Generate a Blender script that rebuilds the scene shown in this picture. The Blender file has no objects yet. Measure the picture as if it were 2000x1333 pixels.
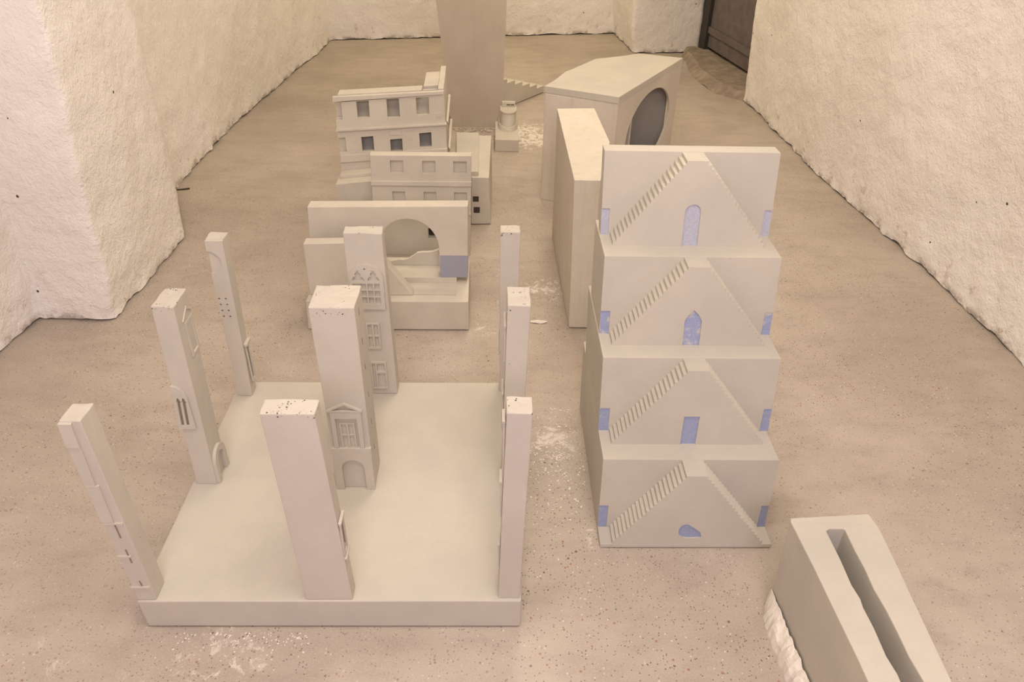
import bpy, bmesh, math, random
from mathutils import Vector, Matrix, noise
from mathutils.geometry import tessellate_polygon

random.seed(7)
S = bpy.context.scene
C = S.collection

# ------------------------------------------------------------------ camera
PITCH, ROLL, YAW, CAM_H, FPX = 0.5982, 0.0236, -0.0286, 1.5485, 1450.0
def cam_matrix():
    fw = Vector((0, math.cos(PITCH), -math.sin(PITCH))); rt = Vector((1, 0, 0)); up = rt.cross(fw)
    r = math.cos(ROLL) * rt + math.sin(ROLL) * up
    u = -math.sin(ROLL) * rt + math.cos(ROLL) * up
    m = Matrix((r, u, -fw)).transposed().to_4x4()
    return Matrix.Translation((0, 0, CAM_H)) @ Matrix.Rotation(YAW, 4, 'Z') @ m
cd = bpy.data.cameras.new('camera'); cam = bpy.data.objects.new('camera', cd); C.objects.link(cam)
cam.matrix_world = cam_matrix(); cd.sensor_width = 36.0; cd.lens = FPX / 2000.0 * 36.0
cd.clip_start = 0.02; cd.clip_end = 60
S.camera = cam

# ------------------------------------------------------------------ world, lamps, exposure
w = bpy.data.worlds.new('world'); S.world = w; w.use_nodes = True
w.node_tree.nodes['Background'].inputs[0].default_value = (1.0, 0.86, 0.74, 1)
w.node_tree.nodes['Background'].inputs[1].default_value = 0.05
def area(name, loc, target, size, size_y, power, col):
    l = bpy.data.lights.new(name, 'AREA'); l.shape = 'RECTANGLE'; l.size = size; l.size_y = size_y
    l.energy = power; l.color = col
    o = bpy.data.objects.new(name, l); C.objects.link(o); o.location = loc
    o.rotation_euler = (Vector(target) - Vector(loc)).to_track_quat('-Z', 'Y').to_euler()
    return o
area('ceiling_lamp', (0.3, 3.5, 2.52), (0.3, 3.5, 0), 0.5, 2.8, 42, (1.0, 0.86, 0.66))
area('far_ceiling_lamp', (0.0, 6.3, 2.52), (0.0, 6.3, 0), 0.9, 0.9, 27, (1.0, 0.85, 0.56))
area('near_ceiling_lamp', (-0.05, 0.75, 2.50), (-0.05, 0.95, 0.0), 1.3, 0.7, 29, (1.0, 0.91, 0.76))
area('rear_ceiling_lamp', (0.15, -1.5, 2.35), (0.15, 1.5, 0.5), 1.6, 0.8, 58, (1.0, 0.89, 1.0))
S.view_settings.view_transform = 'Standard'; S.view_settings.look = 'None'
S.view_settings.gamma = 1; S.view_settings.use_curve_mapping = False
S.view_settings.exposure = -0.10

# ------------------------------------------------------------------ materials
def lin(h):
    v = [c / 255 for c in h]
    return tuple(c / 12.92 if c <= .04045 else ((c + .055) / 1.055) ** 2.4 for c in v) + (1,)
class NT:
    def __init__(s, name, rough=0.85):
        s.m = bpy.data.materials.new(name); s.m.use_nodes = True; s.t = s.m.node_tree
        s.b = s.t.nodes['Principled BSDF']; s.b.inputs['Roughness'].default_value = rough
        s.b.inputs['Specular IOR Level'].default_value = 0.25
        s.g = s.n('ShaderNodeNewGeometry').outputs['Position']
    def n(s, typ, **k):
        nd = s.t.nodes.new(typ)
        for a, v in k.items(): setattr(nd, a, v)
        return nd
    def l(s, a, b): s.t.links.new(a, b)
    def noise(s, scale, detail=4, rough=.55, vec=None, dist=0):
        nd = s.n('ShaderNodeTexNoise'); nd.inputs['Scale'].default_value = scale
        nd.inputs['Detail'].default_value = detail; nd.inputs['Roughness'].default_value = rough
        nd.inputs['Distortion'].default_value = dist
        s.l(vec or s.g, nd.inputs['Vector']); return nd.outputs['Fac']
    def ramp(s, f, a, b, lo=0., hi=1.):
        nd = s.n('ShaderNodeMapRange'); nd.interpolation_type = 'SMOOTHSTEP'
        for i, v in zip((1, 2, 3, 4), (a, b, lo, hi)): nd.inputs[i].default_value = v
        s.l(f, nd.inputs[0]); return nd.outputs[0]
    def math(s, op, a, b=None):
        nd = s.n('ShaderNodeMath', operation=op)
        for i, v in enumerate((a, b)):
            if v is None: continue
            if isinstance(v, (int, float)): nd.inputs[i].default_value = v
            else: s.l(v, nd.inputs[i])
        return nd.outputs[0]
    def mix(s, f, a, b):
        nd = s.n('ShaderNodeMix', data_type='RGBA')
        for i, v in ((0, f), (6, a), (7, b)):
            if isinstance(v, (int, float, tuple)): nd.inputs[i].default_value = v
            else: s.l(v, nd.inputs[i])
        return nd.outputs[2]
    def vor(s, scale, vec=None):
        nd = s.n('ShaderNodeTexVoronoi'); nd.inputs['Scale'].default_value = scale
        s.l(vec or s.g, nd.inputs['Vector'])
        sep = s.n('ShaderNodeSeparateColor'); s.l(nd.outputs['Color'], sep.inputs[0])
        return nd.outputs['Distance'], sep.outputs
    def xyz(s):
        nd = s.n('ShaderNodeSeparateXYZ'); s.l(s.g, nd.inputs[0]); return nd.outputs
    def stretch(s, sc):
        nd = s.n('ShaderNodeMapping'); nd.inputs['Scale'].default_value = sc; s.l(s.g, nd.inputs[0]); return nd.outputs[0]
    def color(s, c):
        if isinstance(c, tuple): s.b.inputs['Base Color'].default_value = c
        else: s.l(c, s.b.inputs['Base Color'])
    def bump(s, h, strength, dist):
        nd = s.n('ShaderNodeBump'); nd.inputs['Strength'].default_value = strength; nd.inputs['Distance'].default_value = dist
        s.l(h, nd.inputs['Height']); s.l(nd.outputs[0], s.b.inputs['Normal'])

def plaster(name, a, b, pits=0.0, toppits=None, streak=False, scale=5.0):
    t = NT(name)
    n1 = t.noise(scale, 3, .6)
    col = t.mix(t.ramp(n1, .3, .72), lin(a), lin(b))
    if streak:
        s = t.noise(3.0, 4, .6, t.stretch((9, 9, .5)))
        col = t.mix(t.ramp(s, .45, .8, 0, .18), col, lin((155, 141, 125)))
    fine = t.noise(90, 2, .6)
    col = t.mix(t.ramp(fine, .35, .7, 0, .10), col, lin((180, 168, 154)))
    d, rgb = t.vor(55)
    pin = t.math('MULTIPLY', t.math('LESS_THAN', d, .07), t.math('GREATER_THAN', rgb[0], 1 - pits))
    col = t.mix(pin, col, lin((61, 51, 43)))
    if toppits is not None:
        z = t.xyz()[2]
        near = t.math('GREATER_THAN', t.math('ADD', z, t.math('MULTIPLY', t.noise(75, 4, .7), .022)), toppits)
        d2, r2 = t.vor(190); pat = t.ramp(t.noise(30, 4, .7), .53, .62)
        p2 = t.math('MULTIPLY', t.math('MULTIPLY', t.ramp(d2, .26, .46, 1, 0), t.math('GREATER_THAN', r2[1], .45)), pat)
        col = t.mix(t.math('MULTIPLY', p2, near), col, lin((62, 50, 40)))
    t.color(col)
    t.bump(fine, .22, .0015)
    return t.m
PL = plaster('cast_plaster', (189, 183, 172), (198, 191, 178), pits=.012)
PLC = plaster('cast_plaster_pillar', (190, 183, 173), (199, 191, 179), pits=.02, toppits=.652)
PLD = plaster('cast_plaster_grey', (198, 190, 177), (208, 200, 186), pits=.01)
PLS = plaster('board_marked_plaster', (180, 168, 152), (193, 181, 165), pits=.02, streak=True, scale=3)
PLB = plaster('cast_plaster_seamed', (207, 198, 184), (217, 208, 194), pits=.02, streak=True, scale=4)
RAW = plaster('raw_plaster_flake', (222, 214, 204), (236, 228, 216), pits=0, scale=30)
def blue(name, c, wear):
    t = NT(name, .8)
    n1 = t.noise(38, 4, .6); n2 = t.noise(300, 2, .5)
    col = t.mix(t.ramp(n2, .3, .7), lin(c), tuple(list(min(1, v * 1.18) for v in lin(c)[:3]) + [1]))
    col = t.mix(t.ramp(n1, .58 - wear, .76 - wear), col, lin((196, 190, 183)))
    t.color(col); t.bump(n2, .2, .001); return t.m
BL1 = blue('blue_wash', (145, 153, 180), .0)
BL2 = blue('worn_blue_wash', (146, 154, 184), .10)
BL3 = blue('pale_blue_wash', (171, 172, 186), .0)
BL4 = blue('grey_blue_wash', (152, 152, 166), -.1)
t = NT('dark_void', .9); t.color(lin((74, 63, 56))); DARK = t.m  # flat dark: shade painted into openings and grooves; the splinter's own colour
t = NT('recess_shade', .9); t.color(lin((140, 126, 112))); RECESS_SHADE = t.m  # shade of slits, holes and window recesses put into the colour
def wallmat():
    t = NT('rough_whitewash', .9)
    n1 = t.noise(1.3, 3, .6); n2 = t.noise(26, 4, .65); n3 = t.noise(120, 3, .6)
    col = t.mix(t.ramp(n1, .3, .7), lin((245, 240, 236)), lin((235, 228, 220)))
    z = t.xyz()[2]
    low = t.ramp(z, .02, .30, 1, 0)
    dirt = t.math('MULTIPLY', low, t.ramp(t.noise(14, 3, .7), .58, .70))
    col = t.mix(t.math('MULTIPLY', dirt, .55), col, lin((181, 156, 130)))
    edge = t.math('MULTIPLY', t.ramp(z, .008, .05, 1, 0), t.ramp(t.noise(8, 4, .75), .45, .60))
    col = t.mix(t.math('MULTIPLY', edge, .6), col, lin((118, 100, 84)))
    st = t.ramp(t.noise(7, 4, .75, None, .6), .66, .74)
    col = t.mix(t.math('MULTIPLY', st, .25), col, lin((190, 162, 134)))
    d, rgb = t.vor(16)
    pin = t.math('MULTIPLY', t.math('LESS_THAN', d, .09), t.math('GREATER_THAN', rgb[0], .93))
    col = t.mix(pin, col, lin((90, 74, 62)))
    t.color(col)
    t.bump(t.math('ADD', n2, t.math('MULTIPLY', n3, .30)), .8, .013)
    return t.m
WALL = wallmat()
def floormat():
    t = NT('granolithic_concrete', .72)
    n1 = t.noise(1.6, 4, .62); n2 = t.noise(5, 4, .68, t.stretch((1, 2.4, 1)))
    col = t.mix(t.ramp(n1, .32, .68), lin((173, 160, 147)), lin((190, 178, 165)))
    col = t.mix(t.ramp(n2, .42, .75, 0, .55), col, lin((159, 146, 134)))
    n3 = t.noise(220, 3, .6)
    col = t.mix(t.ramp(n3, .42, .75, 0, .35), col, lin((206, 195, 183)))
    wob = t.noise(240, 2, .5); dens = t.ramp(t.noise(1.1, 3, .6), .35, .62, .45, 1)
    for sc, thr, cov, c in ((98, .15, .35, (106, 83, 69)), (66, .16, .16, (154, 106, 72)), (130, .17, .30, (84, 69, 59)), (84, .15, .18, (224, 212, 198)), (46, .12, .09, (95, 74, 60))):
        off = t.n('ShaderNodeVectorMath', operation='ADD'); t.l(t.g, off.inputs[0]); off.inputs[1].default_value = (sc * .37, sc * .11, .013)
        d, rgb = t.vor(sc, off.outputs[0])
        m = t.math('MULTIPLY', t.ramp(t.math('ADD', d, t.math('MULTIPLY', t.math('SUBTRACT', wob, .5), .16)), thr * .8, thr * 1.6, 1, 0), t.math('GREATER_THAN', rgb[0], 1 - cov))
        m = t.math('MULTIPLY', m, dens)
        col = t.mix(t.math('MULTIPLY', m, .85), col, lin(c))
    # trodden plaster dust lying in patches
    sp = t.noise(24, 5, .78, None, .5)
    tot = None
    for x, y, r, k in ((.20, 4.55, .42, 1), (.21, 2.66, .16, .8), (.05, 2.75, .2, .5), (.17, 1.72, .17, .75), (-.60, 1.00, .20, .62), (-.78, .90, .16, .45),
                       (.62, 1.27, .12, .5), (-.05, 2.35, .12, .6), (-1.0, .95, .25, .4), (.27, 1.35, .1, .6), (-1.25, 2.8, .2, .4)):
        vd = t.n('ShaderNodeVectorMath', operation='DISTANCE'); t.l(t.g, vd.inputs[0]); vd.inputs[1].default_value = (x, y, 0)
        b = t.ramp(vd.outputs['Value'], r * .25, r, k, 0)
        tot = b if tot is None else t.math('MAXIMUM', tot, b)
    s = t.ramp(t.math('ADD', sp, t.math('MULTIPLY', tot, .24)), .66, .78)
    col = t.mix(t.math('MULTIPLY', s, t.math('MULTIPLY', tot, .85)), col, lin((236, 228, 218)))
    t.color(col)
    t.bump(n3, .35, .004)
    return t.m
FLOOR = floormat()
t = NT('dark_painted_metal', .55); t.color(t.mix(t.ramp(t.noise(12, 4), .3, .7), lin((100, 91, 88)), lin((114, 104, 100)))); DOOR = t.m
t = NT('dark_frame', .6); t.color(lin((58, 53, 50))); FRAME = t.m
t = NT('crumbled_sill_concrete', .9)
n1 = t.noise(11, 6, .72); t.color(t.mix(t.ramp(n1, .35, .65), lin((140, 126, 112)), lin((166, 151, 135)))); t.bump(n1, .6, .012); SILL = t.m

# ------------------------------------------------------------------ mesh helpers
I4 = Matrix.Identity(4)
def fr_y(y0, x0=0, z0=0): return Matrix(((1, 0, 0, x0), (0, 0, 1, y0), (0, 1, 0, z0), (0, 0, 0, 1)))   # (u,v,w) -> x,z,y
def fr_x(x0, sgn=1): return Matrix(((0, 0, sgn, x0), (1, 0, 0, 0), (0, 1, 0, 0), (0, 0, 0, 1)))          # (u,v,w) -> y,z,x
def fr_z(z0): return Matrix(((1, 0, 0, 0), (0, 1, 0, 0), (0, 0, 1, z0), (0, 0, 0, 1)))
def bm_new(): return bmesh.new()
def bx(bm, x0, x1, y0, y1, z0, z1, M=I4):
    return hx(bm, [(x0, y0), (x1, y0), (x1, y1), (x0, y1)], [(x0, y0), (x1, y0), (x1, y1), (x0, y1)], z0, z1, M)
def hx(bm, base, top, z0, z1, M=I4):
    n = len(base)
    lo = [bm.verts.new(M @ Vector((x, y, z0))) for x, y in base]
    hi = [bm.verts.new(M @ Vector((x, y, z1))) for x, y in top]
    bm.faces.new(lo[::-1]); bm.faces.new(hi)
    for i in range(n): bm.faces.new((lo[i], lo[(i + 1) % n], hi[(i + 1) % n], hi[i]))
    return bm
def prism(bm, outer, d, M, holes=()):
    loops = [list(outer)] + [list(h) for h in holes]
    flat = [p for lp in loops for p in lp]
    tris = tessellate_polygon([[Vector((p[0], p[1], 0)) for p in lp] for lp in loops])
    a = [bm.verts.new(M @ Vector((p[0], p[1], 0))) for p in flat]
    b = [bm.verts.new(M @ Vector((p[0], p[1], d))) for p in flat]
    for t3 in tris:
        try:
            bm.faces.new([a[i] for i in t3]); bm.faces.new([b[i] for i in reversed(t3)])
        except ValueError: pass
    k = 0
    for lp in loops:
        n = len(lp)
        for i in range(n):
            j = (i + 1) % n
            bm.faces.new((a[k + i], a[k + j], b[k + j], b[k + i]))
        k += n
    return bm
def arc(cx, cz, r, a0, a1, n, rz=None):
    rz = rz or r
    return [(cx + r * math.cos(a0 + (a1 - a0) * i / n), cz + rz * math.sin(a0 + (a1 - a0) * i / n)) for i in range(n + 1)]
def rect(x0, x1, z0, z1): return [(x0, z0), (x1, z0), (x1, z1), (x0, z1)]
def obj(name, bm, mat, parent=None, bevel=0, smooth=False):
    bmesh.ops.recalc_face_normals(bm, faces=bm.faces[:])
    me = bpy.data.meshes.new(name); bm.to_mesh(me); bm.free()
    me.materials.append(mat)
    if smooth:
        for p in me.polygons: p.use_smooth = True
    o = bpy.data.objects.new(name, me); C.objects.link(o)
    put(o, parent)
    if bevel:
        b = o.modifiers.new('soft_edges', 'BEVEL'); b.width = bevel; b.segments = 2; b.limit_method = 'ANGLE'; b.angle_limit = math.radians(50)
    return o
def lift(bm, inset=.010, gap=.005):
    # raise the underside a few millimetres and stand the body on a smaller foot
    lo = [v for v in bm.verts if v.co.z < .0006]
    pts = [(v.co.x, v.co.y) for v in lo]
    cx = sum(p[0] for p in pts) / len(pts); cy = sum(p[1] for p in pts) / len(pts)
    for v in lo: v.co.z = gap
    x0, x1 = min(p[0] for p in pts), max(p[0] for p in pts); y0, y1 = min(p[1] for p in pts), max(p[1] for p in pts)
    kx = 1 - 2 * inset / (x1 - x0); ky = 1 - 2 * inset / (y1 - y0)
    q = sorted(pts, key=lambda p: math.atan2(p[1] - cy, p[0] - cx))
    q = [(cx + (p[0] - cx) * kx, cy + (p[1] - cy) * ky) for p in q]
    return hx(bm, q, q, 0, gap + .001)
def put(o, parent):
    if parent is not None:
        o.parent = parent
        if parent.type == 'EMPTY': o.matrix_parent_inverse = Matrix.Translation(-Vector(parent.location))
def tag(o, label, cat, group=None):
    o['label'] = label; o['category'] = cat; o['kind'] = 'thing'
    if group: o['group'] = group
    return o
def thing(name, loc, label, cat, group=None):
    e = bpy.data.objects.new(name, None); C.objects.link(e); e.location = loc; e.empty_display_size = .05
    return tag(e, label, cat, group)
def struct(o): o['kind'] = 'structure'; return o
def roughen(bm, amp, freq, cuts, seed=0):
    bmesh.ops.subdivide_edges(bm, edges=bm.edges[:], cuts=cuts, use_grid_fill=True)
    for v in bm.verts:
        n = noise.noise_vector(v.co * freq + Vector((seed * 7.1, 3.3, 1.7)))
        v.co += n * amp
    return bm

# ------------------------------------------------------------------ setting
struct(obj('floor', bx(bm_new(), -3, 3.2, -2.4, 8.6, -.1, 0), FLOOR))
CEIL = 2.6
struct(obj('ceiling', bx(bm_new(), -3, 3.2, -2.4, 8.6, CEIL, CEIL + .1), WALL))
def wall(name, pts, seed, z1=CEIL, step=.02, amp=.016):
    # pts: (x, y, lean_x per metre); a rough plastered skin over the plan line
    path = []
    for a, b in zip(pts[:-1], pts[1:]):
        L = math.hypot(b[0] - a[0], b[1] - a[1]); n = max(1, int(L / step))
        for i in range(n):
            f = i / n; path.append(tuple(a[k] + (b[k] - a[k]) * f for k in range(3)))
    path.append(pts[-1])
    nz = int(z1 / .022); vs = []; fs = []; W = len(path)
    for j in range(nz + 1):
        z = z1 * j / nz
        for i, (x, y, ln) in enumerate(path):
            p = Vector((x + ln * min(z, 2.0), y, z))
            d = noise.noise_vector(p * 2.1 + Vector((1.3, 0, 0))) * amp + noise.noise_vector(p * 9 + Vector((0, 1.3, 0))) * amp * .4 + noise.noise_vector(p * 22) * amp * .22 + noise.noise_vector(p * 45) * amp * .08
            foot = max(0, 1 - z / .06)
            q = p + Vector((d.x, d.y, 0 if j in (0, nz) else d.z))
            if j == 0: q.z = max(.001, .009 + .012 * noise.noise(p * 7) + .006 * noise.noise(p * 31))
            if foot: q += Vector((noise.noise(p * 11), noise.noise(p * 13 + Vector((5, 5, 5))), 0)) * .014 * foot
            vs.append(q)
    for j in range(nz):
        for i in range(W - 1):
            fs.append((j * W + i, j * W + i + 1, (j + 1) * W + i + 1, (j + 1) * W + i))
    me = bpy.data.meshes.new(name); me.from_pydata([tuple(v) for v in vs], [], fs); me.materials.append(WALL)
    for p in me.polygons: p.use_smooth = True
    o = bpy.data.objects.new(name, me); C.objects.link(o)
    return struct(o)
wall('wall_left', [(-1.86, -2.3, .05), (-1.747, 2.172, .07), (-1.717, 2.401, .07), (-1.60, 2.394, .075), (-1.449, 2.388, .077), (-1.434, 2.40, .075), (-1.424, 2.7, .06), (-1.412, 3.09, .01), (-1.43, 3.14, .01),
                   (-1.60, 3.52, 0), (-1.653, 3.643, 0), (-1.653, 4.6, 0), (-1.475, 7.026, -.01)], 1.3)
wall('wall_back', [(-1.475, 7.026, -.01), (1.114, 7.497, -.1)], 4.1)
wall('wall_pier', [(1.114, 7.497, -.1), (1.18, 6.78, -.09), (1.20, 6.742, -.09), (1.766, 6.79, -.06), (1.80, 6.86, -.06), (1.86, 7.2, -.05)], 7.7)
wall('wall_right', [(2.10, 5.60, -.07), (1.81, 5.41, -.072), (1.779, 5.36, -.072), (1.814, 3.933, -.06), (1.919, 2.146, -.05), (2.10, -2.3, -.05)], 9.2)
struct(obj('wall_rear', bx(bm_new(), -2.2, 2.4, -2.4, -2.2, 0, CEIL), WALL))
# door in its recess
D0, D1 = Vector((1.795, 6.72, 0)), Vector((1.965, 5.56, 0))
du = (D1 - D0).normalized(); dn = Vector((du.y, -du.x, 0)); dn = dn if dn.x < 0 else -dn
MD = Matrix(((du.x, 0, -dn.x, D0.x), (du.y, 0, -dn.y, D0.y), (0, 1, 0, 0), (0, 0, 0, 1)))     # u along door, v up, w away from the room
dl = (D1 - D0).length
door = bpy.data.objects.new('door_1', None); C.objects.link(door); door.location = (1.88, 6.1, .06); struct(door)
obj('door_leaf', prism(bm_new(), rect(.07, dl - .0, .085, 2.05), .04, MD), DOOR, door)
obj('door_frame', prism(bm_new(), rect(-.05, .07, .055, 2.1), .14, MD @ Matrix.Translation((0, 0, -.03))), FRAME, door)
obj('door_frame', prism(bm_new(), rect(dl, dl + .08, .055, 2.1), .14, MD @ Matrix.Translation((0, 0, -.03))), FRAME, door)
obj('door_rail', prism(bm_new(), rect(.07, dl, .195, .248), .018, MD @ Matrix.Translation((0, 0, -.018))), DOOR, door, .003)
obj('door_rail', prism(bm_new(), rect(.07, dl, 1.05, 1.11), .018, MD @ Matrix.Translation((0, 0, -.018))), DOOR, door, .003)
obj('door_backing', prism(bm_new(), rect(-.1, dl + .2, .055, CEIL), .03, MD @ Matrix.Translation((0, 0, .16))), FRAME, door)
obj('lintel', prism(bm_new(), rect(-.1, dl + .2, 2.1, CEIL), .16, MD @ Matrix.Translation((0, 0, -.03))), WALL, door)
b = bm_new(); hx(b, [(1.60, 6.70), (1.545, 5.92), (1.622, 5.52), (1.775, 5.34), (2.05, 5.45), (2.0, 6.85), (1.75, 6.82)],
                 [(1.64, 6.72), (1.62, 5.98), (1.67, 5.58), (1.785, 5.39), (2.05, 5.45), (2.0, 6.85), (1.75, 6.82)], 0, .058)
bmesh.ops.triangulate(b, faces=b.faces[:]); roughen(b, .014, 9, 5, 3)
struct(obj('trim_1', b, SILL))

# ------------------------------------------------------------------ the slab with its nine pillars
ZS = .102
b = bm_new(); hx(b, [(-.803, 1.070), (.066, 1.068), (.066, 1.890), (-.803, 1.886)], [(-.803, 1.066), (.0655, 1.066), (.066, 1.886), (-.803, 1.882)], .005, ZS)
bmesh.ops.subdivide_edges(b, edges=b.edges[:], cuts=7, use_grid_fill=True)
for v in b.verts: v.co.z += (.0012 * noise.noise(v.co * 6) if v.co.z > .05 else 0)
bx(b, -.795, .058, 1.078, 1.876, 0, .006)
tag(obj('pillar_base_plate', b, PL, None, .003), 'wide flat square plaster slab on the floor carrying nine small pillars', 'slab')

def pillar(name, base, top, zt, label, seed):
    e = thing(name, ((base[0] + base[2]) / 2, (base[1] + base[3]) / 2, ZS), label, 'pillar', 'pillars standing on the square slab')
    b = bm_new()
    q = lambda r: [(r[0], r[1]), (r[2], r[1]), (r[2], r[3]), (r[0], r[3])]
    hx(b, q(base), q(top), ZS, zt)
    bmesh.ops.subdivide_edges(b, edges=b.edges[:], cuts=5, use_grid_fill=True)
    for v in b.verts:
        k = 1.0 if v.co.z > zt - .01 else .35
        n = noise.noise_vector(v.co * 38 + Vector((seed, 0, 0)))
        v.co += Vector((n.x * .0022 * k, n.y * .0016 * k, (n.z * .003 if v.co.z > zt - .01 else 0)))
    o = obj('shaft', b, PLC, e, .0022)
    return e, o
def plate(e, name, outer, d, M, holes=(), mat=None, bevel=.0008): return obj(name, prism(bm_new(), outer, d, M, holes), mat or PLC, e, bevel)

# front left corner
e, s = pillar('pillar_model', (-.803, 1.070, -.760, 1.120), (-.811, 1.070, -.770, 1.124), .630, 'thin pillar at the near left slab corner, its front face layered with ledges', 1)
F = fr_y(1.0635)
plate(e, 'pilaster', [(-.812, .568), (-.787, .568), (-.786, .628), (-.811, .628)], .0085, F)
plate(e, 'pilaster', [(-.810, .465), (-.789, .465), (-.787, .567), (-.812, .567)], .006, fr_y(1.0665))
plate(e, 'pilaster', [(-.808, .358), (-.783, .358), (-.783, .465), (-.809, .465)], .006, fr_y(1.0665))
for x0, x1, z in ((-.8095, -.791, .461), (-.808, -.766, .353), (-.8055, -.776, .250), (-.805, -.763, .146)):
    plate(e, 'ledge', rect(x0, x1, z, z + .0045), .0065, fr_y(1.066))
for (x0, z0, x1, z1) in ((-.7845, .350, -.783, .310), (-.783, .273, -.781, .231), (-.781, .170, -.779, .153)):
    plate(e, 'slit', [(x0 - .001, z0), (x0 + .001, z0), (x1 + .0012, z1), (x1 - .0012, z1)], .004, fr_y(1.0682), (), RECESS_SHADE, 0)
# front middle
e, s = pillar('pillar_model', (-.424, 1.070, -.318, 1.108), (-.436, 1.070, -.334, 1.114), .651, 'broad pillar with plain front and pitted top at the middle of the near slab edge', 2)
FX = fr_x(-.324)
plate(e, 'window_frame', rect(1.074, 1.108, .244, .345), .004, FX, [rect(1.082, 1.101, .25, .335)])
plate(e, 'window_hood', rect(1.071, 1.110, .345, .352), .0065, FX)
plate(e, 'window_sill', rect(1.072, 1.110, .236, .242), .0075, FX)
plate(e, 'window_pane', rect(1.082, 1.101, .25, .335), .0012, FX, (), RECESS_SHADE, 0)
# front right corner
e, s = pillar('pillar_model', (.013, 1.074, .062, 1.124), (.024, 1.074, .073, 1.126), .651, 'thin plain pillar at the near right slab corner', 3)
for z0, z1, x0 in ((.53, .62, .022), (.36, .46, .018), (.2, .27, .0155)):
    G = fr_x(x0, -1)
    plate(e, 'window_frame', rect(1.084, 1.116, z0, z1), .0045, G, [rect(1.091, 1.109, z0 + .008, z1 - .008)])
    plate(e, 'window_hood', rect(1.081, 1.119, z1, z1 + .006), .006, G)
# middle left
e, s = pillar('pillar_model', (-.791, 1.433, -.737, 1.510), (-.773, 1.433, -.723, 1.518), .657, 'left edge pillar with a cut-off twin lancet window and an arched niche', 4)
M = fr_y(1.4275)
lan = lambda x, dx: [(x - .0035 - dx, .311), (x + .0035 - dx, .311), (x + .0035, .384), (x + .006, .386), (x + .0035, .390), (x + .003, .394), (x, .399), (x - .003, .394), (x - .0035, .390), (x - .006, .386), (x - .0035, .384)]
plate(e, 'lancet_window', [(-.790, .298), (-.747, .300), (-.7475, .352), (-.748, .398), (-.752, .413), (-.760, .425), (-.770, .432), (-.7805, .435)], .008, M, [lan(-.7715, .006), lan(-.7585, .006)])
for x in (-.7715, -.7585): plate(e, 'lancet_pane', [(x - .009, .311), (x - .003, .311), (x + .003, .396), (x - .003, .396)], .0016, fr_y(1.432), (), RECESS_SHADE, 0)
GX = fr_x(-.7305)
plate(e, 'pediment', [(1.458, .600), (1.466, .600), (1.492, .616), (1.516, .600), (1.522, .600), (1.493, .624)], .009, GX)
plate(e, 'window_frame', rect(1.468, 1.514, .495, .590), .007, GX, [rect(1.477, 1.505, .502, .580)])
plate(e, 'window_pane', rect(1.477, 1.505, .502, .580), .0014, GX, (), RECESS_SHADE, 0)
GN = fr_x(-.7375)
plate(e, 'niche_arch', [(1.436, .1025), (1.452, .1025), (1.452, .160)] + arc(1.4745, .160, .0225, math.pi, 0, 10)[1:] + [(1.497, .1025), (1.512, .1025), (1.512, .165)] + arc(1.474, .165, .038, 0, math.pi, 14)[1:], .0105, GN)
# centre
e, s = pillar('pillar_model', (-.413, 1.423, -.315, 1.522), (-.419, 1.423, -.315, 1.524), .665, 'thick centre pillar with a pedimented window above an arched door', 5)
M = fr_y(1.4165)
plate(e, 'pediment', [(-.412, .3705), (-.412, .366), (-.325, .366), (-.325, .3705), (-.368, .394)], .0075, fr_y(1.4145 + .001), [[(-.400, .371), (-.368, .388), (-.337, .371)]])
plate(e, 'window_frame', [(-.405, .248), (-.405, .3655), (-.328, .3655), (-.329, .248), (-.340, .248), (-.341, .344), (-.394, .344), (-.394, .248)], .0075, M)
for pts in (rect(-.386, -.382, .248, .329), rect(-.369, -.364, .248, .329), rect(-.352, -.348, .248, .329)): plate(e, 'glazing_bar', pts, .004, fr_y(1.4195), (), None, 0)
for z0, z1 in ((.3245, .3285), (.287, .291)):
    for x0, x1 in ((-.3818, -.3692), (-.3638, -.3522)): plate(e, 'glazing_bar', rect(x0, x1, z0, z1), .0036, fr_y(1.4198), (), None, 0)
plate(e, 'base_course', [(-.414, .1025), (-.394, .1025), (-.394, .178)] + arc(-.365, .178, .029, math.pi, 0, 14)[1:] + [(-.336, .1025), (-.3135, .1025), (-.3135, .2475), (-.414, .2475)], .0095, fr_y(1.4145))
for z in (.628, .546, .471, .385, .296, .211): plate(e, 'slit', rect(1.4655, 1.4665, z - .009, z + .009), .0022, fr_x(-.3162), (), RECESS_SHADE, 0)
# middle right
e, s = pillar('pillar_model', (.021, 1.434, .070, 1.516), (.029, 1.434, .082, 1.519), .668, 'middle pillar of the right slab edge, plain in front', 6)
for z0, z1, x0 in ((.50, .60, .0275), (.28, .40, .0245)):
    G = fr_x(x0, -1)
    plate(e, 'window_frame', rect(1.448, 1.502, z0, z1), .005, G, [rect(1.458, 1.492, z0 + .01, z1 - .01)])
    plate(e, 'window_hood', rect(1.444, 1.506, z1, z1 + .006), .006, G)
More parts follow.
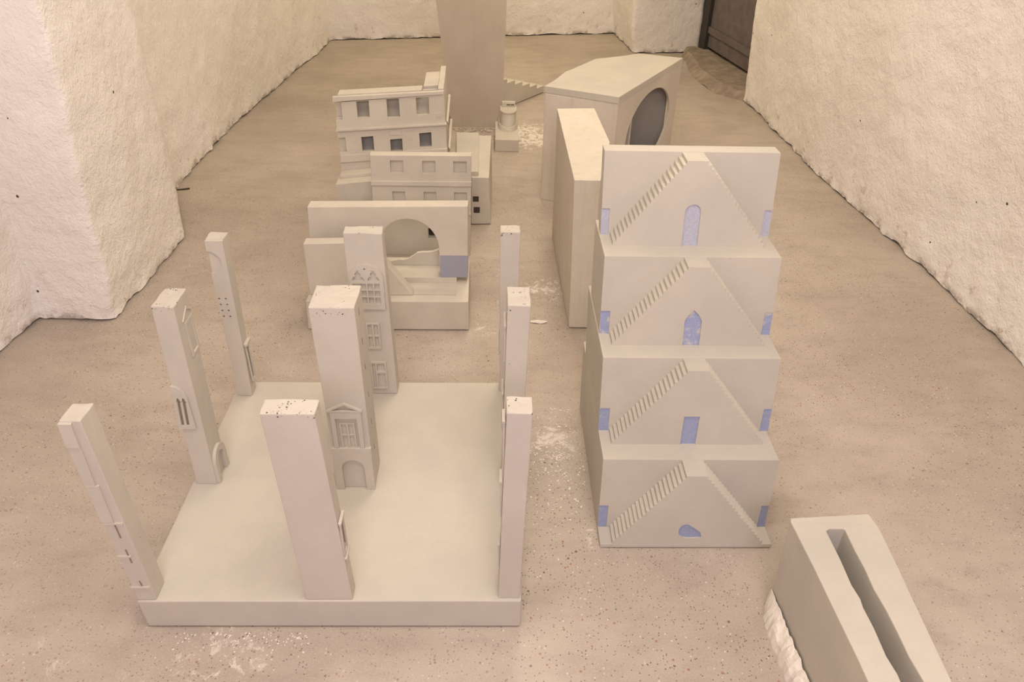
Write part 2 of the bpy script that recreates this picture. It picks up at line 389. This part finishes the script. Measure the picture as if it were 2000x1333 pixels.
# back left
e, s = pillar('pillar_model', (-.789, 1.817, -.746, 1.856), (-.781, 1.817, -.733, 1.862), .634, 'thin far left corner pillar with eight small round holes in its front', 7)
xs = lambda z: -.789 + (z - ZS) / (.634 - ZS) * .008
hole = lambda x, z: arc(x, z, .0030, 0, 2 * math.pi, 10)[:-1]
hs = [hole(x + .0005 * k, .451 - .0197 * k) for k in range(4) for x in (-.7775, -.7595)]
xr = lambda z: -.746 + (z - ZS) / (.634 - ZS) * .013
plate(e, 'facade', [(xs(ZS + .001), ZS + .001), (xr(ZS + .001), ZS + .001), (xr(.632), .632), (xs(.632), .632), (xs(.600), .600)] + arc(-.781, .567, .033, math.pi / 2, -math.pi / 2, 12)[1:-1] + [(xs(.534), .534)], .007, fr_y(1.8105), hs, None, .0006)
for k in range(4):
    for x in (-.7775, -.7595): plate(e, 'hole_shadow', arc(x + .0005 * k, .451 - .0197 * k, .0030, 0, 2 * math.pi, 8)[:-1], .0012, fr_y(1.8162), (), RECESS_SHADE, 0)  # discs colour in the shade at the bottom of each hole
GX = fr_x(-.7415)
plate(e, 'door_surround', rect(1.822, 1.852, .15, .28), .004, GX, [rect(1.829, 1.845, .155, .272)])
plate(e, 'door_hood', rect(1.818, 1.856, .281, .289), .010, GX)
# back middle
e, s = pillar('pillar_model', (-.417, 1.825, -.301, 1.882), (-.411, 1.825, -.307, 1.868), .653, 'broad far pillar with a tracery arch window over two small windows', 8)
M = fr_y(1.8185)
tre = lambda x, k: [(x - .0165, .5085), (x + .0165, .5085), (x + .0155, .516), (x + .011, .521), (x + .006, .523), (x + .0085, .528), (x + .007, .533), (x + .0025, .536), (x, .5395), (x - .0025, .536), (x - .007, .533), (x - .0085, .528), (x - .006, .523), (x - .011, .521), (x - .0155, .516)]
hs = [tre(-.3830, 0), tre(-.3400, 0), hole(-.3625, .5455)]
cx = [(-.4005, -.381), (-.3785, -.3625), (-.358, -.3435), (-.3395, -.3245)]
for x0, x1 in cx:
    for z0, z1 in ((.480, .4995), (.458, .4765), (.434, .4545)): hs.append(rect(x0, x1, z0, z1))
plate(e, 'tracery_window', [(-.4075, .414), (-.313, .414), (-.313, .515)] + arc(-.360, .514, .047, 0, math.pi, 18)[1:-1] + [(-.4075, .515)], .0075, M, hs, None, .0005)
plate(e, 'sash_window', rect(-.376, -.336, .275, .366), .0065, fr_y(1.8195), [rect(-.371, -.3585, .325, .361), rect(-.353, -.341, .325, .361), rect(-.371, -.3585, .283, .319), rect(-.353, -.341, .283, .319)], None, .0005)
plate(e, 'casement_window', rect(-.374, -.327, .125, .227), .0065, fr_y(1.8195), [rect(-.370, -.360, .130, .221), rect(-.3555, -.332, .193, .221), rect(-.3555, -.332, .131, .184)], None, .0005)
# back right
e, s = pillar('pillar_model', (.017, 1.840, .066, 1.884), (.013, 1.840, .069, 1.885), .653, 'thin far right corner pillar with a chipped top and small side ledge', 9)
plate(e, 'ledge', rect(1.846, 1.868, .412, .420), .010, fr_x(.0165, -1))
plate(e, 'window_frame', rect(1.848, 1.878, .24, .33), .005, fr_x(.0175, -1), [rect(1.855, 1.871, .248, .322)])

# ------------------------------------------------------------------ the stepped stair tower
T = thing('stair_tower', (.507, 1.55, 0), 'stepped plaster tower of four blocks with double stairs and blue doorways', 'sculpture')
LV = [ # stair front, wall, back, z0, z1, base x, top x, stair foot L, landing a,b, stair foot R, door polygon, wall doors, paint
    (1.304, 1.3615, 1.885, 0.0176, .264, (.281, .734), (.274, .718), .312, .472, .526, .707,
     [(.480, .073), (.481, .060), (.485, .050), (.494, .0425), (.510, .040), (.528, .041), (.544, .0415), (.541, .053), (.538, .062), (.524, .075), (.511, .085), (.504, .091), (.496, .0925), (.486, .088)], (.304, .711, .100), BL1, BL1),
    (1.418, 1.469, 1.82, .264, .500, (.274, .722), (.265, .704), .301, .462, .516, .690,
     [(.4785, .264), (.517, .264), (.5145, .357), (.475, .357)], (.299, .698, .341), BL1, BL1),
    (1.523, 1.572, 1.775, .500, .724, (.267, .706), (.261, .688), .293, .452, .505, .674,
     [(.4705, .500), (.512, .500), (.508, .572), (.500, .588), (.484, .605), (.470, .586), (.4655, .572)], (.291, .683, .570), BL2, BL2),
    (1.628, 1.685, 1.728, .724, .942, (.264, .690), (.255, .672), .287, .438, .488, .659,
     [(.456, .724), (.495, .724), (.4895, .815)] + arc(.4705, .815, .019, 0, math.pi, 10)[1:-1] + [(.4515, .815)], (.283, .668, .796), BL3, BL3)]
NST = 19
for i, (ys, yw, yb, z0, z1, bx_, tx_, xf0, xa, xb, xf1, dpoly, (dl_, dr_, dz), paint, paint2) in enumerate(LV):
    zb = 0 if i == 0 else z0
    b = bm_new()
    hx(b, [(bx_[0], yw + .0035), (bx_[1], yw + .0035), (bx_[1], yb), (bx_[0], yb)], [(tx_[0], yw + .0035), (tx_[1], yw + .0035), (tx_[1], yb), (tx_[0], yb)], zb, z1)
    blk = obj('block', b, PL, T, .002)
    if i == 0:
        b = bm_new(); bx(b, .281, .734, ys, yw + .003, .004, z0); bx(b, .286, .729, ys + .007, yw + .003, 0, .005)
        obj('plinth', b, PL, blk, .0015)
    fx = lambda z, k: bx_[k] + (tx_[k] - bx_[k]) * (z - zb) / (z1 - zb)
    wp = [(dl_, z0), (dr_, z0), (dr_ - .003, dz), (fx(dz, 1), dz), (fx(z1, 1), z1), (fx(z1, 0), z1), (fx(dz, 0), dz), (dl_ - .002, dz)]
    obj('wall_face', prism(bm_new(), wp, .0036, fr_y(yw)), PL, blk, .0008)
    obj('doorway', prism(bm_new(), [(fx(z0, 0), z0), (dl_, z0), (dl_ - .002, dz), (fx(dz, 0), dz)], .001, fr_y(yw + .0028)), paint2, blk)
    obj('doorway', prism(bm_new(), [(dr_, z0), (fx(z0, 1), z0), (fx(dz, 1), dz), (dr_ - .003, dz)], .001, fr_y(yw + .0028)), paint2, blk)
    # stairs: sloping core, recessed door skin and the steps
    rise = (z1 - z0) / (NST + 1); dxl = (xa - xf0) / NST; dxr = (xf1 - xb) / NST
    ztop = z1 - .0012
    core = [(xf0, z0), (xf1, z0), (xb, z1 - rise), (xb, ztop), (xa, ztop), (xa, z1 - rise)]
    obj('stair', prism(bm_new(), core, yw - ys - .004, fr_y(ys + .004)), PL, blk)
    if i == 0: skin = prism(bm_new(), core, .0042, fr_y(ys), [dpoly])
    else:
        d0, d1 = dpoly[0], dpoly[1]
        skin = prism(bm_new(), [core[0], d0] + dpoly[2:][::-1] + [d1] + core[1:], .0042, fr_y(ys)) if False else \
               prism(bm_new(), [core[0], d0] + list(reversed(dpoly[2:])) + [d1] + core[1:], .0042, fr_y(ys))
    obj('stair_face', skin, PL, blk)
    obj('doorway', prism(bm_new(), dpoly, .001, fr_y(ys + .0034)), paint, blk)
    for side in (0, 1):
        dx = dxl if side == 0 else -dxr
        b = prism(bm_new(), [(0, 0), (dx, rise), (0, rise)], yw - ys, fr_y(ys))
        bmesh.ops.recalc_face_normals(b, faces=b.faces[:])
        me = bpy.data.meshes.new('step'); b.to_mesh(me); b.free(); me.materials.append(PL)
        for k in range(NST):
            o = bpy.data.objects.new('step', me); C.objects.link(o); o.parent = blk
            o.location = ((xf0 + k * dxl) if side == 0 else (xf1 - k * dxr), 0, z0 + k * rise)

# ------------------------------------------------------------------ arched gateway on its base
G = thing('arched_gateway', (-.39, 2.45, 0), 'plaster gateway with a round arch and blue painted foot behind the square slab', 'sculpture')
b = bm_new(); hx(b, [(-.697, 2.335), (-.096, 2.337), (-.100, 2.66), (-.69, 2.66)], [(-.690, 2.335), (-.097, 2.337), (-.102, 2.66), (-.69, 2.66)], 0, .1275); lift(b)
obj('base_block', b, PLD, G, .002)
obj('inset_slab', bx(bm_new(), -.303, -.1445, 2.383, 2.418, .1265, .1325), PL, G, .0008)
obj('step_slab', bx(bm_new(), -.60, -.146, 2.478, 2.64, .1273, .149), PLD, G, .0012)
b = bm_new(); prism(b, [(-.684, .128), (-.304, .128), (-.452, .343), (-.681, .336)], .047, fr_y(2.380))
obj('side_plate', b, PLD, G, .002)
A = [(-.690, .150), (-.432, .150), (-.432, .265)] + arc(-.3205, .270, .1115, math.pi, 0, 26, .120) + [(-.209, .150), (-.1025, .150), (-.0995, .442), (-.675, .432)]
obj('arch_wall', prism(bm_new(), A, .055, fr_y(2.481)), PLD, G, .002)
obj('painted_foot', prism(bm_new(), [(-.2085, .1505), (-.1025, .1505), (-.1015, .243), (-.2065, .243)], .001, fr_y(2.4802)), BL4, G)
wv = [(-.46, .1492), (-.20, .1492), (-.20, .218), (-.218, .2185), (-.24, .209), (-.265, .206), (-.285, .206), (-.303, .202), (-.318, .190), (-.335, .178), (-.355, .172), (-.375, .173), (-.395, .168), (-.43, .163), (-.46, .1615)]
obj('wavy_wall', prism(bm_new(), wv, .014, fr_y(2.575)), PLD, G, .001)

# ------------------------------------------------------------------ narrow facade relief
E = thing('facade_relief', (-.307, 2.97, 0), 'low upright facade panel with six shallow square windows behind the arched gateway', 'sculpture')
wins = [rect(x0, x1, z0, z1) for (z0, z1) in ((.380, .434), (.246, .298)) for (x0, x1) in ((-.435, -.382), (-.303, -.250), (-.175, -.121))]
low = [rect(x0, x1, .080, .130) for (x0, x1) in ((-.292, -.245),)]
obj('front_wall', prism(bm_new(), [(-.525, 0), (-.110, 0), (-.100, .458), (-.515, .455)], .014, fr_y(2.945), wins + low), PLD, E, .0012)
obj('back_wall', prism(bm_new(), [(-.528, 0), (-.110, 0), (-.101, .457), (-.518, .455)], .032, fr_y(2.9592), low), PLD, E, .0012)
obj('cornice', prism(bm_new(), [(-.521, .327), (-.1015, .327), (-.101, .349), (-.521, .347)], .011, fr_y(2.936)), PLD, E, .002)
obj('base_course', prism(bm_new(), [(-.530, .195), (-.104, .195), (-.104, .207), (-.530, .207)], .008, fr_y(2.9385)), PLD, E, .0015)
for r_ in wins: obj('window_sill', prism(bm_new(), rect(r_[0][0] - .0, r_[1][0], r_[0][1], r_[0][1] + .004), .010, fr_y(2.9485)), PLD, E)
for x0, x1 in ((-.292, -.245),): obj('opening_shade', prism(bm_new(), rect(x0, x1, .080, .130), .002, fr_y(2.980)), DARK, E)  # dark sheet painted in for the shade deep in the opening

# ------------------------------------------------------------------ town house model
H = thing('town_house', (-.46, 3.3, 0), 'tall plaster house front with two window rows, ledges and a stepped base', 'sculpture')
PA, PB = Vector((-.686, 3.17, 0)), Vector((-.231, 3.30, 0))
U = PB - PA
MH = Matrix(((U.x, 0, -.03, PA.x), (U.y, 0, 1, PA.y), (0, 1, 0, 0), (0, 0, 0, 1)))       # u 0..1 along the front, v up, w depth in metres
def hp(name, outer, w0, d, holes=(), mat=PLD, bevel=.0015): return obj(name, prism(bm_new(), outer, d, MH @ Matrix.Translation((0, 0, w0)), holes), mat, H, bevel)
hp('front_wall', [(0, .30), (1.02, .30), (1.01, .475), (1.0, .605), (.063, .600), (.060, .525), (0, .525), (0, .447), (.066, .447), (.066, .383), (0, .383)], 0, .018,
   [[(.196, .528), (.305, .528), (.309, .598), (.196, .598)], rect(.468, .583, .520, .599), rect(.740, .859, .522, .597),
    rect(.210, .321, .379, .443), rect(.475, .589, .362, .422), rect(.754, .869, .375, .440)])
hp('parapet', [(-.008, .603), (.06, .605), (1.0, .606), (1.002, .620), (-.006, .625)], -.008, .022)
hp('niche_panel', [(.0, .38), (.07, .38), (.07, .53), (.0, .53)], .0185, .012)
hp('light_baffle', rect(.065, .94, .488, .496), .019, .080)  # added inside the shell to keep light off the lower windows
hp('ledge', [(-.01, .478), (1.02, .470), (1.02, .478), (-.008, .488)], -.012, .03)
hp('ledge', [(0, .339), (1.02, .332), (1.02, .362), (.01, .372)], -.010, .03)
hp('blind_panel', [(.473, .441), (.59, .440), (.59, .462), (.475, .462)], -.003, .006)
hp('blind_panel', rect(.925, .976, .505, .526), -.002, .004)
hp('back_wall', [(.03, .0), (.94, .0), (.94, .601), (.03, .601)], .100, .015)
hp('roof_strip', [(.02, .604), (.79, .602), (.79, .617), (.02, .620)], .045, .072)
hp('lower_wall', rect(0, 1.02, 0, .30), 0, .10)
hp('base_step', rect(-.02, 1.02, 0, .285), -.12, .12)
hp('base_step', rect(-.0, 1.02, .285, .300), -.060, .06)
hp('end_wall', rect(.0, .06, .30, .60), .034, .066)
hp('side_wall', [(.955, 0), (1.015, 0), (1.0, .622), (.945, .622)], .031, .385)
hp('wing_roof', [(.80, .0), (.943, .0), (.943, .612), (.80, .612)], .125, .235)
MS = Matrix(((-.03, 0, 1, 0), (1, 0, 0, 0), (0, 1, 0, 0), (0, 0, 0, 1)))
for z, d in ((.474, .010), (.352, .010)):
    x0 = -.2245 if z > .4 else -.219
    obj('side_ledge', hx(bm_new(), [(x0, 3.33), (x0 + d, 3.30), (x0 + d - .012, 3.74), (x0 - .014, 3.74)], [(x0, 3.33), (x0 + d, 3.30), (x0 + d - .012, 3.74), (x0 - .014, 3.74)], z - .006, z + .006), PLD, H, .001)
for y0, y1 in ((3.42, 3.47), (3.56, 3.61)):
    obj('side_window', bx(bm_new(), -.240, -.2305 + (3.3 - y0) * .03, y0, y1, .50, .58), DARK if False else PLS, H)

# ------------------------------------------------------------------ long low box with two tiny windows
K = thing('long_box', (-.1, 3.55, 0), 'long low plaster box with two small dark windows in its near end', 'sculpture')
b = bm_new(); hx(b, [(-.192, 3.345), (-.113, 3.257), (-.022, 3.262), (-.020, 3.84), (-.205, 3.846)], [(-.192, 3.345), (-.109, 3.257), (-.031, 3.257), (-.024, 3.838), (-.210, 3.844)], 0, .240); lift(b)
obj('body', b, PLD, K, .002)
b = bm_new(); hx(b, [(-.186, 3.35), (-.115, 3.275), (-.080, 3.273), (-.090, 3.818), (-.206, 3.82)], [(-.186, 3.35), (-.115, 3.275), (-.080, 3.273), (-.090, 3.818), (-.206, 3.82)], .240, .262)
obj('roof_strip', b, PL, K, .002)
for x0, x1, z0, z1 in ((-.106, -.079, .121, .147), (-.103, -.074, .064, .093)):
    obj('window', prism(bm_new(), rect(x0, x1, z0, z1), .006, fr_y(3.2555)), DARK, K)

# ------------------------------------------------------------------ tall tapering tower behind
P = thing('tall_tower', (-.13, 4.76, 0), 'tall grey board-marked tower widening upwards, cut off by the top of the photo', 'sculpture')
zt = 1.75
def tw(x, z): return x
b = bm_new(); hx(b, [(-.282, 4.693), (-.1275, 4.693), (-.1275, 4.98), (-.282, 4.98)], [(-.455, 4.693), (-.1495, 4.693), (-.1495, 4.98), (-.455, 4.98)], 0, zt)
obj('left_panel', b, PLS, P)
b = bm_new(); hx(b, [(-.1275, 4.692), (.036, 4.692), (.036, 4.98), (-.1275, 4.98)], [(-.1495, 4.692), (.084, 4.692), (.084, 4.98), (-.1495, 4.98)], 0, zt)
obj('right_panel', b, PLS, P)
b = bm_new()
for k in range(110):
    x = random.uniform(-.27, .05); s_ = random.uniform(.003, .014); y = 4.686 - s_ * 1.25 - random.random() ** 2 * .07
    m = Matrix.Translation((x, y, s_ * .3)) @ Matrix.Rotation(random.random() * 3, 4, 'Z') @ Matrix.Diagonal((s_, s_ * .7, s_ * .4, 1))
    bmesh.ops.create_icosphere(b, subdivisions=1, radius=1, matrix=m)
for v in b.verts:
    v.co += noise.noise_vector(v.co * 60) * .004; v.co.z = max(v.co.z, 0.0005); v.co.y = min(v.co.y, 4.690)
o = obj('rubble', b, PLS, None); tag(o, 'crumbled plaster rubble along the foot of the tall grey tower', 'rubble'); o['kind'] = 'stuff'

# ------------------------------------------------------------------ small stair model in the back
s0, s1 = Vector((.02, 5.045, 0)), Vector((.345, 5.50, 0))
su = (s1 - s0).normalized(); sn = Vector((-su.y, su.x, 0))
MSV = Matrix(((su.x, 0, sn.x, s0.x), (su.y, 0, sn.y, s0.y), (0, 1, 0, .004), (0, 0, 0, 1)))
Ls = (s1 - s0).length
Q = thing('stair_model', (.18, 5.3, 0), 'small plaster flight of steps lying on the floor between tall tower and cube', 'sculpture')
pr_ = [(0, 0), (Ls, 0)]
NS = 6
hts = [.045 + .029 * k for k in range(NS)]
for k in range(NS):
    x1_ = Ls - k * Ls / NS; pr_ += [(x1_, hts[k]), (x1_ - Ls / NS, hts[k])]
obj('body', prism(bm_new(), pr_, .13, MSV), PLD, Q, .0015)
for k in range(NS):
    x1_ = Ls - k * Ls / NS - Ls / NS * .5
    x0_ = max(.001, x1_ - Ls / NS)
    obj('step', prism(bm_new(), rect(x0_, x1_, 0, hts[k] + .012), .11, MSV @ Matrix.Translation((0, 0, .1305))), PLD, Q, .0015)

# ------------------------------------------------------------------ plinth with carved fragment
tag(obj('low_plinth', hx(bm_new(), [(-.005, 4.262), (.135, 4.259), (.137, 4.60), (-.005, 4.60)], [(-.005, 4.256), (.133, 4.252), (.134, 4.60), (-.005, 4.60)], 0, .074), PLD, None, .003), 'low rectangular plaster plinth in front of the tall grey tower', 'plinth')
Z = thing('carved_fragment', (.075, 4.5, .074), 'small carved plaster fragment with a rounded front on the low plinth', 'sculpture')
b = bm_new(); hx(b, arc(.072, 4.50, .062, math.pi, 2 * math.pi, 14, .105) + [(.134, 4.59), (.010, 4.59)], arc(.072, 4.50, .056, math.pi, 2 * math.pi, 14, .095) + [(.128, 4.59), (.016, 4.59)], .074, .098)
obj('foot', b, PLD, Z, .002)
b = bm_new(); hx(b, arc(.074, 4.50, .049, math.pi, 2 * math.pi, 14, .085) + [(.123, 4.585), (.025, 4.585)], arc(.074, 4.50, .046, math.pi, 2 * math.pi, 14, .06) + [(.120, 4.585), (.028, 4.585)], .098, .165)
obj('bowl', b, PLD, Z, .002)
obj('rim', hx(bm_new(), arc(.074, 4.505, .050, math.pi, 2 * math.pi, 14, .068) + [(.124, 4.585), (.024, 4.585)], arc(.074, 4.505, .050, math.pi, 2 * math.pi, 14, .068) + [(.124, 4.585), (.024, 4.585)], .165, .176), PLD, Z, .002)
obj('back_rest', bx(bm_new(), .035, .116, 4.555, 4.585, .176, .205), PLD, Z, .003)
for x in (.075, .100): obj('groove', bx(bm_new(), x - .012, x + .010, 4.5535, 4.556, .186, .191), DARK, Z)

# ------------------------------------------------------------------ cube with the big round opening
W_ = thing('pierced_cube', (.6, 3.85, 0), 'large plaster cube set at an angle with a big oval opening and wavy rear edge', 'sculpture')
L0, C0, R0 = Vector((.232, 3.575, 0)), Vector((.560, 3.418, 0)), Vector((1.005, 4.163, 0))
H0 = .572
cu = (R0 - C0).normalized(); cn = Vector((-cu.y, cu.x, 0)); cn = cn if cn.y > 0 and cn.x < 0 else -cn
Lr = (R0 - C0).length
MC = Matrix(((cu.x, 0, cn.x, C0.x), (cu.y, 0, cn.y, C0.y), (0, 1, 0, 0), (0, 0, 0, 1)))
obj('pierced_face', prism(bm_new(), rect(0, Lr, 0, H0 - .032), .012, MC, [arc(.450, .305, .308, 0, 2 * math.pi, 48, .192)[:-1]]), PLD, W_, .0015)
lu = (C0 - L0).normalized(); ln_ = Vector((-lu.y, lu.x, 0)); ln_ = ln_ if ln_.y > 0 else -ln_
ML = Matrix(((lu.x, 0, ln_.x, L0.x), (lu.y, 0, ln_.y, L0.y), (0, 1, 0, 0), (0, 0, 0, 1)))
Ll = (C0 - L0).length
obj('side_face', prism(bm_new(), rect(0, Ll - .0, 0, H0 - .036), .035, ML), PLB, W_, .0015)
obj('side_band', prism(bm_new(), [(.0, H0 - .036), (Ll, H0 - .036), (Ll, H0 - .0325), (0, H0 - .0325)], .03, ML @ Matrix.Translation((0, 0, .001))), PLB, W_)
top = [(.228, 3.578), (.560, 3.414), (1.008, 4.163), (.790, 4.245), (.776, 4.25), (.715, 4.205), (.664, 4.176), (.60, 4.145), (.534, 4.121), (.44, 3.98), (.38, 3.885), (.345, 3.84), (.29, 3.70)]
obj('top_slab', prism(bm_new(), top, .032, fr_z(H0 - .032)), PL, W_, .002)
bk = [(.228, 3.60), (.345, 3.84), (.534, 4.121), (.664, 4.176), (.776, 4.25), (.96, 4.18)]
for a, c_ in zip(bk[:-1], bk[1:]):
    a = Vector((a[0], a[1], 0)); c_ = Vector((c_[0], c_[1], 0)); uu = (c_ - a).normalized(); nn = Vector((uu.y, -uu.x, 0))
    mm = Matrix(((uu.x, 0, nn.x, a.x), (uu.y, 0, nn.y, a.y), (0, 1, 0, 0), (0, 0, 0, 1)))
    obj('rear_face', prism(bm_new(), rect(0.004, (c_ - a).length - .004, 0, H0 - .033), .025, mm @ Matrix.Translation((0, 0, .004))), PL, W_)
obj('inner_pier', prism(bm_new(), [(.210, 0), (.245, 0), (.232, .47), (.222, .47)], .035, MC @ Matrix.Translation((0, 0, .013))), PL, W_, .001)

# ------------------------------------------------------------------ tall wall block between cube and stair tower
b = bm_new(); hx(b, [(.283, 2.359), (.362, 2.357), (.440, 2.745), (.428, 3.155), (.266, 3.150)], [(.264, 2.359), (.352, 2.359), (.431, 2.740), (.418, 3.160), (.258, 3.148)], 0, .596); lift(b)
tag(obj('wedge_block', b, PLB, None, .002), 'tall plain plaster wall block, narrow at its near end, left of the stair tower', 'sculpture')

# ------------------------------------------------------------------ slotted block in the near right corner
SB = thing('slotted_block', (.76, .85, 0), 'long plaster block with a deep slot along its top in the near right corner', 'sculpture')
out_b = [(.678, 1.135), (.850, 1.146), (.862, 1.105), (.850, .47), (.690, .47)]
out_t = [(.661, 1.128), (.664, 1.136), (.846, 1.149), (.8515, 1.12), (.8525, 1.10), (.847, 1.0), (.842, .93), (.838, .86), (.834, .79), (.830, .72), (.826, .6), (.822, .47), (.690, .47), (.684, .6), (.679, .72), (.677, .80), (.673, .90), (.669, 1.0)]
slot = [(.731, 1.100), (.741, 1.106), (.774, 1.106), (.7735, 1.05), (.775, 1.0), (.7735, .95), (.776, .90), (.777, .85), (.776, .80), (.780, .748), (.781, .65), (.783, .54), (.738, .54), (.737, .65), (.7365, .72), (.739, .765), (.7335, .80), (.735, .86), (.7335, .905), (.736, .925), (.732, .96), (.7335, 1.02)]
b = bm_new()
n = len(out_t)
loops = [out_t, slot]
tris = tessellate_polygon([[Vector((x, y, 0)) for x, y in lp] for lp in loops])
jit = lambda p, z: z + .002 * noise.noise(Vector((p[0] * 30, p[1] * 30, z)))
va = [b.verts.new((x, y, jit((x, y), .300))) for x, y in out_t + slot]
for t3 in tris: b.faces.new([va[i] for i in t3])
vb = []
for x, y in out_t:
    f = (x - .66) / .19
    vb.append(b.verts.new((x + (.016 if f < .5 else .008), y - .002, 0)))
for i in range(n): b.faces.new((va[i], va[(i + 1) % n], vb[(i + 1) % n], vb[i]))
b.faces.new(vb[::-1])
vs_ = [b.verts.new((x, y, .012)) for x, y in slot]; m_ = len(slot)
for i in range(m_): b.faces.new((va[n + i], va[n + (i + 1) % m_], vs_[(i + 1) % m_], vs_[i]))
b.faces.new(vs_)
obj('block', b, PL, SB, .0025)
# ragged plaster skirt on the floor beside it
b = bm_new()
inn = [(.6725, 1.138), (.6715, 1.10), (.6735, 1.04), (.676, .99), (.678, .95), (.680, .90), (.6825, .84), (.6845, .78), (.687, .70)]
outr = [(.672, 1.140), (.661, 1.112), (.650, 1.084), (.650, 1.045), (.653, .995), (.650, .968), (.654, .94), (.662, .90), (.658, .86), (.667, .80), (.676, .70)]
res = 60
def samp(pl, f):
    k = f * (len(pl) - 1); i = min(int(k), len(pl) - 2); g = k - i
    return Vector((pl[i][0] + (pl[i + 1][0] - pl[i][0]) * g, pl[i][1] + (pl[i + 1][1] - pl[i][1]) * g, 0))
grid = []
for i in range(res + 1):
    a = samp(inn, i / res); c_ = samp(outr, i / res); row = []
    for j in range(7):
        g = j / 6; p = a.lerp(c_, g)
        p.x += noise.noise(p * 70) * .006 * g
        hgt = (.052 * (1 - g) ** .6 + .010) if j < 6 else .004
        p.z = hgt + noise.noise(p * 60 + Vector((9, 9, 9))) * .010 + noise.noise(p * 170) * .004
        p.z = max(.002, p.z * (1 if i not in (0, res) else .4)); row.append(b.verts.new(p))
    row.append(b.verts.new((row[-1].co.x, row[-1].co.y, 0))); row.insert(0, b.verts.new((a.x, a.y, 0))); grid.append(row)
for i in range(res):
    for j in range(8): b.faces.new((grid[i][j], grid[i + 1][j], grid[i + 1][j + 1], grid[i][j + 1]))
tag(obj('plaster_skirt', b, RAW), 'ragged strip of spilled raw plaster at the left foot of the slotted block', 'plaster spill')

# ------------------------------------------------------------------ crumbs, flake, wire
b = bm_new()
def crumb(x, y, s_):
    m = Matrix.Translation((x, y, s_ * .25)) @ Matrix.Rotation(random.random() * 6, 4, 'Z') @ Matrix.Diagonal((s_, s_ * random.uniform(.5, .9), s_ * .35, 1))
    bmesh.ops.create_icosphere(b, subdivisions=1, radius=1, matrix=m)
for k in range(340):
    x, y = random.gauss(.19, .055), random.gauss(1.68, .12)
    if x < .075 or x > .272: continue
    crumb(x, y, random.uniform(.0014, .0044))
for k in range(130):
    x, y = random.uniform(-.76, -.42), 1.055 - abs(random.gauss(0, .03))
    crumb(x, y, random.uniform(.001, .0035))
for k in range(120):
    x, y = random.uniform(-1.3, 1.6), random.uniform(.9, 3.2)
    if -.85 < x < .09 and 1.0 < y < 1.95: continue
    if .22 < x < .9 and .4 < y < 2.0: continue
    if -.75 < x < -.05 and 2.2 < y < 4: continue
    if .2 < x < .5 and 2.2 < y < 3.3: continue
    crumb(x, y, random.uniform(.001, .0032))
o = obj('plaster_crumbs', b, RAW); tag(o, 'tiny white plaster crumbs scattered over the concrete floor', 'crumbs'); o['kind'] = 'stuff'
b = bm_new(); bmesh.ops.create_icosphere(b, subdivisions=3, radius=1, matrix=Matrix.Translation((.170, 2.398, .004)) @ Matrix.Diagonal((.034, .010, .004, 1)))
for v in b.verts: v.co += noise.noise_vector(v.co * 60) * .004; v.co.z = max(.0005, v.co.z)
tag(obj('plaster_flake', b, RAW), 'flat white plaster flake on the floor between gateway and wedge wall', 'flake')
b = bm_new(); hx(b, [(-1.645, 3.627), (-1.585, 3.641), (-1.585, 3.648), (-1.645, 3.636)], [(-1.645, 3.629), (-1.585, 3.642), (-1.585, 3.647), (-1.645, 3.634)], 0.0, .006)
roughen(b, .002, 40, 3)
for v in b.verts: v.co.z = max(0.0, v.co.z)
tag(obj('dark_splinter', b, DARK), 'thin dark splinter on the floor at the foot of the left wall', 'splinter')
